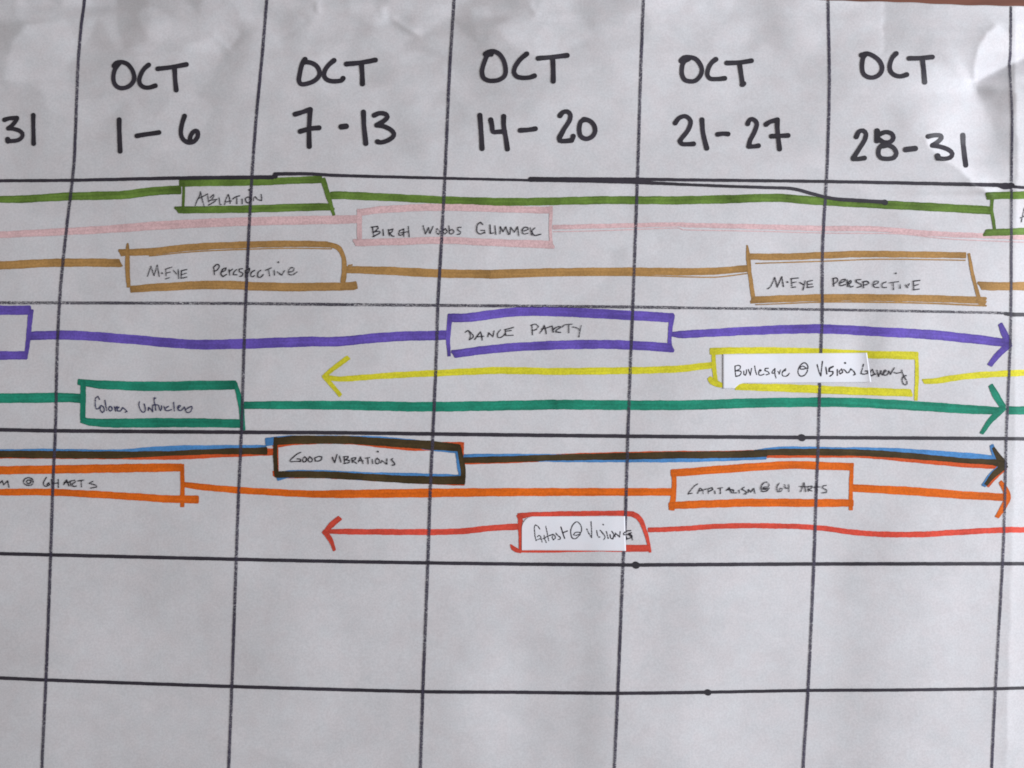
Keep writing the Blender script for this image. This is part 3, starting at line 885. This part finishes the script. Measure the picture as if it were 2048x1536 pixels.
title(cb, Z(175, 780, 9.102), [
    [(220, 170), (190, 115), (150, 150), (140, 260), (160, 340), (200, 340), (240, 290)], [(240, 290), (235, 360), (270, 410), (305, 380), (290, 310), (250, 280)], [(318, 190), (335, 290), (350, 375)], [(405, 300), (385, 345), (410, 385), (445, 362), (440, 312), (405, 300)],
    [(490, 300), (510, 385)], [(500, 340), (540, 298)], [(540, 350), (575, 312), (545, 320), (540, 380), (600, 380), (640, 320)], [(640, 320), (670, 340), (720, 390), (690, 408)]], 2.6, 'bluepen')
title(cb, Z(265, 785, 15.17), [
    [(210, 280), (195, 380), (240, 520), (320, 600), (385, 560), (380, 430), (355, 350)], [(480, 540), (490, 450)], [(490, 450), (560, 510), (615, 590)], [(615, 590), (605, 450), (625, 385)], [(705, 170), (660, 160), (655, 260), (690, 400), (705, 540)], [(620, 380), (700, 370), (790, 385)],
    [(790, 385), (820, 500), (850, 545), (880, 490), (880, 400)], [(950, 420), (985, 520)], [(1090, 420), (1000, 480), (1010, 540), (1090, 550), (1180, 520)], [(1250, 300), (1270, 560)], [(1390, 480), (1460, 410), (1420, 395), (1370, 450), (1400, 530), (1480, 540), (1570, 440)],
    [(1570, 440), (1610, 525)], [(1610, 525), (1700, 460), (1790, 420), (1810, 470), (1760, 580), (1680, 610), (1620, 570), (1605, 530)]], 2.6, 'bluepen')

# --- blue, orange and brown row ---
ol = line('orangered', [([(-500, 908)] + L8((-60, 212), (0, 212), (600, 216), (900, 218), (1100, 217), (1300, 206), (1645, 192)), [13, 13, 13, 13, 14, 14, 14, 14], 0)], Z_COL)
line('blue', [([(-500, 903)] + L8((-60, 200), (0, 198), (300, 196), (700, 200), (1000, 180), (1300, 174), (1600, 172)), [14, 14, 14, 15, 15, 16, 15, 14], 0)], Z_COL2)
line('brown', [([(-500, 906)] + L8((-60, 206), (0, 206), (300, 208), (700, 210), (1000, 202), (1300, 190), (1605, 186)), [14, 14, 14, 15, 14.5, 10, 11, 15], 0)], Z_COL3)
zb = Z(480, 840, 4.267)
box('orangered', [(zb((285, 206), (500, 178), (900, 172), (1300, 212), (1500, 228), (1700, 224), (1890, 222)), [16, 16, 16, 16.5, 16.5, 16.5, 17], 0), (zb((1892, 195), (1893, 300), (1902, 420), (1895, 555)), [10, 9, 8, 8], 0), (zb((285, 455), (320, 470), (700, 470), (1500, 515), (1900, 530)), [10, 13, 13, 13, 14], 0.4), (zb((318, 230), (322, 330), (325, 450)), [4, 3, 3], 0)], Z_COL)
box('blue', [(zb((225, 186), (420, 168), (900, 166), (1200, 175), (1500, 205), (1700, 234), (1860, 252)), [17, 16.5, 15, 16, 17, 16.5, 16], 0), (zb((1852, 270), (1870, 400), (1890, 490)), [7, 8, 8], 0), (zb((318, 488), (420, 462), (700, 462), (1100, 482), (1400, 487), (1880, 500)), [15, 15, 16, 17, 17, 16], 0)], Z_COL2)
vb = box('brown', [(zb((308, 182), (450, 170), (900, 170), (1200, 187), (1640, 217), (1862, 236)), [15, 17, 16, 16, 18, 15], 0), (zb((306, 150), (300, 300), (312, 482)), [8, 9, 8], 0), (zb((1868, 215), (1885, 310), (1905, 440), (1900, 545)), [7, 10, 10, 10], 0), (zb((308, 464), (700, 467), (1000, 483), (1400, 506), (1640, 513), (1910, 515)), [13, 14, 14, 15, 16, 17], 0)], Z_COL3)
line('orangered', [(M8((750, 246), (1000, 240), (1400, 222), (1750, 212), (2040, 207)) + R8((200, 205), (440, 200)), 14, 0), (R8((510, 206), (800, 207), (1100, 208), (1400, 234), (1700, 262), (1885, 272)), [14, 12, 13, 14, 14, 13], 0)], Z_COL)
bl = line('blue', [(M8((750, 226), (1000, 226), (1400, 230), (1750, 232), (2040, 232)) + R8((250, 224), (510, 214)), [14, 15, 16, 15, 15, 14, 14], 0), (R8((445, 195), (560, 182), (700, 178), (900, 181), (1200, 184), (1400, 196), (1700, 218), (1880, 234)), [12, 14, 14, 13, 13, 15, 16, 15], 0)], Z_COL2)
wl_ = line('brown', [(M8((750, 242), (1000, 237), (1300, 226), (1750, 218), (2040, 211)) + R8((100, 208), (300, 206), (515, 200)), [12, 13, 12.5, 14, 14, 14, 14, 14], 0), (R8((450, 196), (600, 191), (830, 191), (1100, 196), (1400, 216), (1700, 242), (1890, 252)), [12, 13, 14, 13, 12, 10, 12], 0)], Z_COL3)
head('blue', [(R8((1855, 150), (1880, 215), (1925, 262)), [8, 12, 12]), (R8((1808, 392), (1858, 325), (1925, 270)), [9, 11, 12])], bl, Z_COL2)
head('orangered', [(R8((1828, 392), (1870, 345), (1935, 285)), [9, 10, 10])], ol, Z_COL)
head('brown', [(R8((1866, 165), (1898, 222), (1938, 270)), [6, 13, 12]), (R8((1822, 385), (1872, 322), (1938, 268)), [7, 12, 14]), (R8((1870, 250), (1930, 266)), [13, 13])], wl_, Z_COL3)
title(vb, Z(570, 890, 8.533), [
    [(270, 125), (200, 160), (90, 260), (95, 285), (180, 280), (265, 280)], [(265, 280), (265, 245), (210, 235)], [(340, 200), (305, 240), (310, 285), (350, 285), (370, 240), (340, 200)], [(425, 200), (395, 250), (415, 285), (455, 285), (465, 240), (425, 200)],
    [(510, 230), (520, 275)], [(505, 225), (580, 195), (630, 205), (620, 250), (570, 275), (515, 270)], [(810, 210), (835, 280), (850, 300)], [(850, 300), (890, 160)], [(930, 190), (955, 290)],
    [(1010, 200), (1020, 310)], [(1005, 200), (1080, 195), (1070, 230), (1025, 250)], [(1025, 250), (1100, 265), (1095, 300), (1010, 315)], [(1140, 230), (1155, 300)], [(1145, 225), (1210, 215), (1205, 245), (1160, 270)], [(1160, 270), (1225, 315)],
    [(1255, 290), (1290, 205)], [(1290, 205), (1335, 315)], [(1260, 265), (1340, 270)], [(1375, 225), (1445, 215)], [(1415, 225), (1420, 320)], [(1490, 250), (1497, 315)], [(1585, 112)],
    [(1575, 225), (1545, 270), (1560, 315), (1600, 315), (1610, 260), (1575, 225)], [(1635, 305), (1655, 265)], [(1655, 265), (1740, 325)], [(1740, 325), (1740, 240)], [(1840, 230), (1815, 250), (1870, 310), (1870, 340), (1830, 345)]], 2.7)

# --- orange row ---
ob = box('orange', [([(-420, 944), (-60, 942)] + L8((0, 303), (500, 295), (900, 288), (1092, 286)), [16, 16, 16.5, 17, 17, 16], 0), (L8((1096, 268), (1100, 400), (1098, 522)), [8, 9, 8], 0), ([(-420, 985), (-60, 984.5)] + L8((0, 435), (300, 435), (700, 455), (1000, 475), (1192, 479)), [13, 13, 13, 14, 14, 15, 16], 0)], Z_COL2)
line('orange', [(L8((1102, 388), (1160, 396), (1250, 407), (1500, 427), (1900, 448)), [11, 12, 13, 13, 14], 0), (L8((1885, 447), (2040, 446)) + M8((500, 440), (1000, 435), (2010, 433)), [14.5, 16, 17.5, 16.5, 15], 0)])
ob2 = box('orange', [(M8((2012, 300), (2012, 420), (1998, 540)), [10, 10, 12], 0), (M8((1998, 320),) + R8((0, 313), (300, 290), (650, 268), (850, 273), (1025, 279)), [15, 15, 16, 16, 16, 15], 0), (M8((1985, 516),) + R8((0, 507), (400, 493), (800, 494), (1028, 494)), [14, 15, 16, 16, 15], 0), (R8((1026, 258), (1018, 400), (1018, 535)), [7, 8, 8], 0)], Z_COL2)
oe = line('orange', [(R8((1030, 405), (1400, 425), (1700, 448), (1935, 460)), [15, 17, 16, 15], 0)])
head('orange', [(R8((1908, 368), (1938, 415), (1950, 465), (1925, 520), (1888, 578)), [8, 12, 13, 12, 9])], oe)
title(ob, Z(0, 945, 9.752), [
    [(-60, 235), (0, 200), (45, 160)], [(45, 160), (70, 240)], [(70, 240), (150, 165)], [(150, 165), (175, 285)], [(605, 152), (540, 150), (520, 190), (560, 218), (600, 190)], [(605, 150), (600, 205)], [(640, 220), (600, 250), (520, 245), (460, 200), (480, 130), (560, 100), (630, 130), (648, 190)],
    [(905, 95), (860, 170), (850, 240), (900, 270), (970, 240), (950, 200), (915, 240)], [(1005, 140), (1015, 215), (1140, 205)], [(1135, 135), (1140, 295)], [(1245, 235), (1300, 145)], [(1300, 145), (1345, 260)], [(1255, 195), (1350, 190)],
    [(1365, 170), (1385, 260)], [(1370, 170), (1460, 150), (1470, 185), (1410, 220)], [(1410, 220), (1430, 270), (1490, 265)], [(1520, 165), (1645, 145)], [(1585, 160), (1590, 280)], [(1810, 175), (1740, 210), (1870, 250), (1885, 285), (1770, 305)]], 2.7)
title(ob2, Z(1365, 950, 6.715), [
    [(205, 120), (160, 150), (85, 240), (80, 255)], [(80, 255), (130, 245)], [(205, 245), (240, 175)], [(240, 175), (270, 200), (280, 250)], [(215, 220), (330, 185)], [(345, 190), (350, 250)], [(335, 190), (400, 170), (410, 195), (350, 225)], [(435, 215), (440, 250)], [(480, 180), (540, 170)], [(510, 180), (510, 250)],
    [(590, 210), (630, 170)], [(630, 170), (660, 240)], [(600, 200), (680, 195)], [(665, 200), (690, 205), (680, 240)], [(680, 240), (730, 240)], [(760, 205), (765, 240)], [(830, 165), (795, 190), (850, 220), (855, 255), (830, 255)], [(880, 240), (890, 195)], [(890, 195), (920, 230)], [(920, 230), (960, 180)], [(960, 180), (975, 245)],
    [(1130, 160), (1095, 165), (1085, 190), (1115, 195), (1145, 172)], [(1090, 180), (1140, 182)], [(1145, 172), (1165, 130), (1130, 95), (1080, 120), (1055, 180), (1075, 220), (1130, 215), (1168, 175)],
    [(1305, 105), (1270, 160), (1280, 220), (1320, 220), (1345, 185), (1315, 175), (1300, 210)], [(1375, 130), (1385, 175), (1430, 175)], [(1430, 130), (1430, 225)], [(1590, 225), (1635, 105)], [(1635, 105), (1655, 225)], [(1580, 155), (1680, 160)], [(1685, 160), (1690, 220)], [(1690, 155), (1740, 150), (1730, 180), (1695, 195)], [(1695, 195), (1740, 215)],
    [(1765, 165), (1845, 160)], [(1805, 110), (1810, 240)], [(1930, 140), (1890, 150), (1885, 175), (1935, 200), (1935, 235), (1880, 240)]], 2.5)

# --- red row ---
rl = line('red', [([(650, 1063)] + M8((0, 672), (400, 675), (700, 672), (950, 648), (1085, 643)), [8, 11, 12, 12, 12, 13], 0)])
head('red', [([(680, 1036), (663, 1050), (649, 1066)], [11, 12, 7]), ([(647, 1062), (660, 1078), (669, 1101)], [9, 10, 6])], rl)
zr = Z(1000, 1010, 6.4)
rb = box('red', [(zr((238, 128), (275, 215)), [9, 7], 0), (zr((262, 150), (330, 150)), [9, 6], 0), (zr((232, 132), (400, 126), (800, 112), (1200, 108), (1600, 106), (1710, 118)), [9, 10.5, 10, 10, 10.5, 11], 0), (zr((1690, 115), (1760, 145), (1810, 210), (1860, 340), (1895, 470), (1924, 605)), [11, 11, 10, 8, 7, 5], 0), (zr((262, 130), (258, 350), (264, 600)), [10, 7, 6], 0),
                 (zr((138, 505), (165, 550), (215, 580), (270, 608)), [3, 9, 9, 4], 0), (zr((225, 585), (500, 595), (1000, 585), (1300, 580), (1620, 588)), [6, 5, 5, 5, 5], 0), (zr((1600, 552), (1900, 555)), 14, 0)], Z_COL2)
line('red', [(M8((1858, 662), (1930, 660), (2040, 656)) + R8((250, 632), (500, 630), (800, 640), (1100, 675), (1400, 682), (1700, 666), (1950, 654), (2120, 656)) + [(2540, 1062)], [9, 10, 10, 10.5, 10.5, 10.5, 11, 11.5, 11.5, 11.5, 11.5, 11.5], 0)])

# writing that runs off the two slips on to the sheet
zv = Z(1630, 700, 10.24)
title(yb, Z(1730, 715, 20.48), [[(310, 490), (230, 580), (200, 680), (260, 750), (340, 715), (440, 680)], [(310, 490), (360, 620), (410, 690)], [(495, 530), (540, 690), (560, 780)], [(560, 780), (620, 650), (660, 540)], [(660, 540), (680, 650), (720, 720), (765, 660)],
                                [(790, 625), (880, 545), (830, 510), (770, 600), (780, 700), (850, 730), (930, 690), (980, 550)], [(980, 550), (1050, 690)], [(1050, 690), (1120, 560), (1220, 420)], [(1190, 610), (1300, 645), (1480, 610)],
                                [(1515, 510), (1530, 610), (1600, 760)], [(1690, 740), (1580, 790), (1530, 900), (1560, 1040), (1640, 1120), (1720, 1090), (1720, 980), (1620, 790)]], 2.6)
zh = Z(1150, 1030, 15.75)
title(rb, zh, [[(1760, 490), (1660, 500), (1605, 525)], [(1605, 622), (1700, 622), (1785, 640), (1800, 720), (1815, 780)], [(1690, 590), (1780, 560), (1725, 620), (1780, 690)], [(1615, 680), (1640, 740)], [(1605, 772), (1700, 740), (1800, 700)]], 2.5)


# ----------------------------------------------------------------------------
# two paper slips stuck over the boxes
# ----------------------------------------------------------------------------
def slip(pairs, zf, base, lift, label, nrow=26, step=3.0):
    top, bot = [], []
    for a, b in pairs:
        top.append(zf(a)[0]); bot.append(zf(b)[0])
    T, B = [], []
    for i in range(len(top) - 1):
        n = max(2, int(math.dist(top[i], top[i + 1]) / step))
        for j in range(n + (i == len(top) - 2)):
            t = j / n
            T.append([top[i][k] * (1 - t) + top[i + 1][k] * t for k in (0, 1)])
            B.append([bot[i][k] * (1 - t) + bot[i + 1][k] * t for k in (0, 1)])
    T, B = np.array(T), np.array(B)
    v = np.linspace(0, 1, nrow)[:, None]
    px = T[None, :, 0] * (1 - v) + B[None, :, 0] * v
    py = T[None, :, 1] * (1 - v) + B[None, :, 1] * v
    o = grid_mesh('paper_slip', on_paper(px, py, base + lift(px, py)), M['slip'], None, 0.00009)
    return tag(o, label, 'paper slip', 'white slips stuck on the chart')


SB_ = 0.00031


def lift_a(px, py):
    u = (np.asarray(px) - 1445.5) / 290
    return 0.00002 * np.exp(-np.clip(u, 0, None) / 0.035) + 0.0006 * np.exp(-np.clip(1.0 - u + (np.asarray(py) - 706) / 60 * 0.03, 0, None) / 0.03)


def lift_b(px, py):
    u = (np.asarray(px) - 1044) / 207
    return 0.0002 * np.exp(-np.clip(1.0 - u, 0, None) / 0.05) + 0.00002 * np.exp(-np.clip(u, 0, None) / 0.05)


sa = slip([((203, 215), (203, 522)), ((308, 214), (310, 520)), ((326, 214), (325, 503)), ((348, 214), (346, 485)), ((385, 213), (385, 473)), ((900, 208), (900, 470)), ((1487, 203), (1525, 465))], zy, SB_, lift_a,
          'notched white paper slip with black handwriting, stuck inside the yellow box')
sb = slip([((279, 300), (279, 580)), ((286, 255), (284, 580)), ((300, 220), (297, 580)), ((330, 180), (326, 580)), ((362, 158), (358, 580)), ((410, 147), (408, 579)), ((1000, 145), (1000, 583)), ((1600, 143), (1612, 590))], zr, SB_, lift_b,
          'white paper slip with one rounded corner and handwriting, stuck inside the red box')
title(sa, Z(1450, 700, 10.24), [
    [(205, 330), (210, 450), (220, 535)], [(205, 330), (270, 315), (315, 335), (300, 390), (215, 430)], [(215, 430), (310, 430), (335, 460), (300, 520), (225, 540)], [(385, 430), (390, 500), (420, 515), (440, 470), (440, 405)], [(480, 400), (520, 515)], [(520, 515), (545, 380)],
    [(610, 330), (625, 430), (650, 500)], [(700, 460), (745, 415), (720, 400), (690, 450), (700, 510), (750, 515), (800, 495)], [(885, 375), (830, 380), (815, 420), (890, 450), (905, 490), (840, 510)], [(1025, 385), (975, 430), (965, 470), (1000, 480), (1028, 430)], [(1025, 380), (1025, 480), (1045, 575)],
    [(1085, 440), (1110, 490)], [(1110, 490), (1140, 410)], [(1180, 440), (1240, 420), (1245, 385), (1195, 430), (1170, 490), (1200, 535), (1270, 530), (1320, 480)],
    [(1540, 350), (1600, 330), (1660, 370)], [(1660, 378), (1600, 392), (1545, 385), (1540, 350)], [(1660, 375), (1705, 370), (1690, 310), (1630, 260), (1560, 300), (1510, 380), (1500, 470), (1550, 535), (1630, 515), (1685, 440), (1695, 370)],
    [(1890, 300), (1930, 450), (1965, 530)], [(1965, 530), (1985, 350), (1998, 235)]], 2.6, 'pen', lift_a, SB_ + 0.00005, 'handwriting')
title(sa, zv, [[(225, 355), (245, 490)], [(375, 335), (300, 370), (285, 440), (370, 440), (365, 490), (310, 535)], [(372, 345), (310, 380), (295, 430)], [(365, 440), (372, 480), (330, 525)], [(460, 400), (460, 520)], [(545, 390), (500, 440), (520, 490), (570, 450), (545, 390)],
               [(590, 400), (620, 420), (655, 465), (690, 460), (740, 385)], [(620, 265)], [(735, 385), (790, 430), (830, 495), (795, 512)], [(995, 295), (945, 480)], [(945, 485), (1000, 495), (1080, 480)], [(1080, 485), (1080, 430), (1035, 430)]], 2.7, 'pen', lift_a, SB_ + 0.00005, 'handwriting')
title(sb, Z(1050, 1030, 18.62), [[(550, 520), (480, 420), (385, 370), (350, 460), (365, 700), (390, 860), (410, 950)], [(410, 950), (510, 900), (590, 885)], [(465, 810), (520, 760), (580, 810), (640, 1010)], [(715, 760), (730, 860), (790, 1020)], [(775, 420), (840, 720), (885, 960)], [(680, 880), (850, 790), (1040, 720)],
                                 [(1050, 720), (1015, 830), (1060, 925), (1130, 860), (1110, 770), (1050, 720)], [(1150, 680), (1220, 760), (1310, 830), (1310, 900), (1240, 915)], [(1340, 450), (1410, 670), (1480, 870)], [(1410, 660), (1580, 595)]], 2.6, 'pen', lift_b, SB_ + 0.00005, 'handwriting')
title(sb, zr, [[(1030, 350), (970, 350), (940, 380), (970, 390), (1020, 375)], [(1020, 375), (1045, 330), (1035, 260), (985, 215), (930, 260), (905, 340), (925, 420), (970, 430), (1030, 378)]], 2.5, 'pen', lift_b, SB_ + 0.00005, 'handwriting')
title(sb, zh, [[(375, 440), (450, 600), (525, 710)], [(525, 710), (525, 450), (505, 210)], [(685, 490), (715, 640), (755, 705), (780, 690)], [(795, 480), (880, 580), (950, 690), (910, 775)], [(990, 520), (1050, 735)], [(1165, 510), (1225, 630), (1190, 755), (1130, 720), (1105, 620)],
               [(1265, 690), (1270, 570)], [(1270, 570), (1410, 690)], [(1410, 690), (1425, 520)], [(885, 305)], [(1585, 535), (1530, 590), (1555, 622), (1588, 625)]], 2.6, 'pen', lift_b, SB_ + 0.00005, 'handwriting')

for parent, (strokes, name, mat) in WRITING.items():
    strokes.build(name, mat, parent)
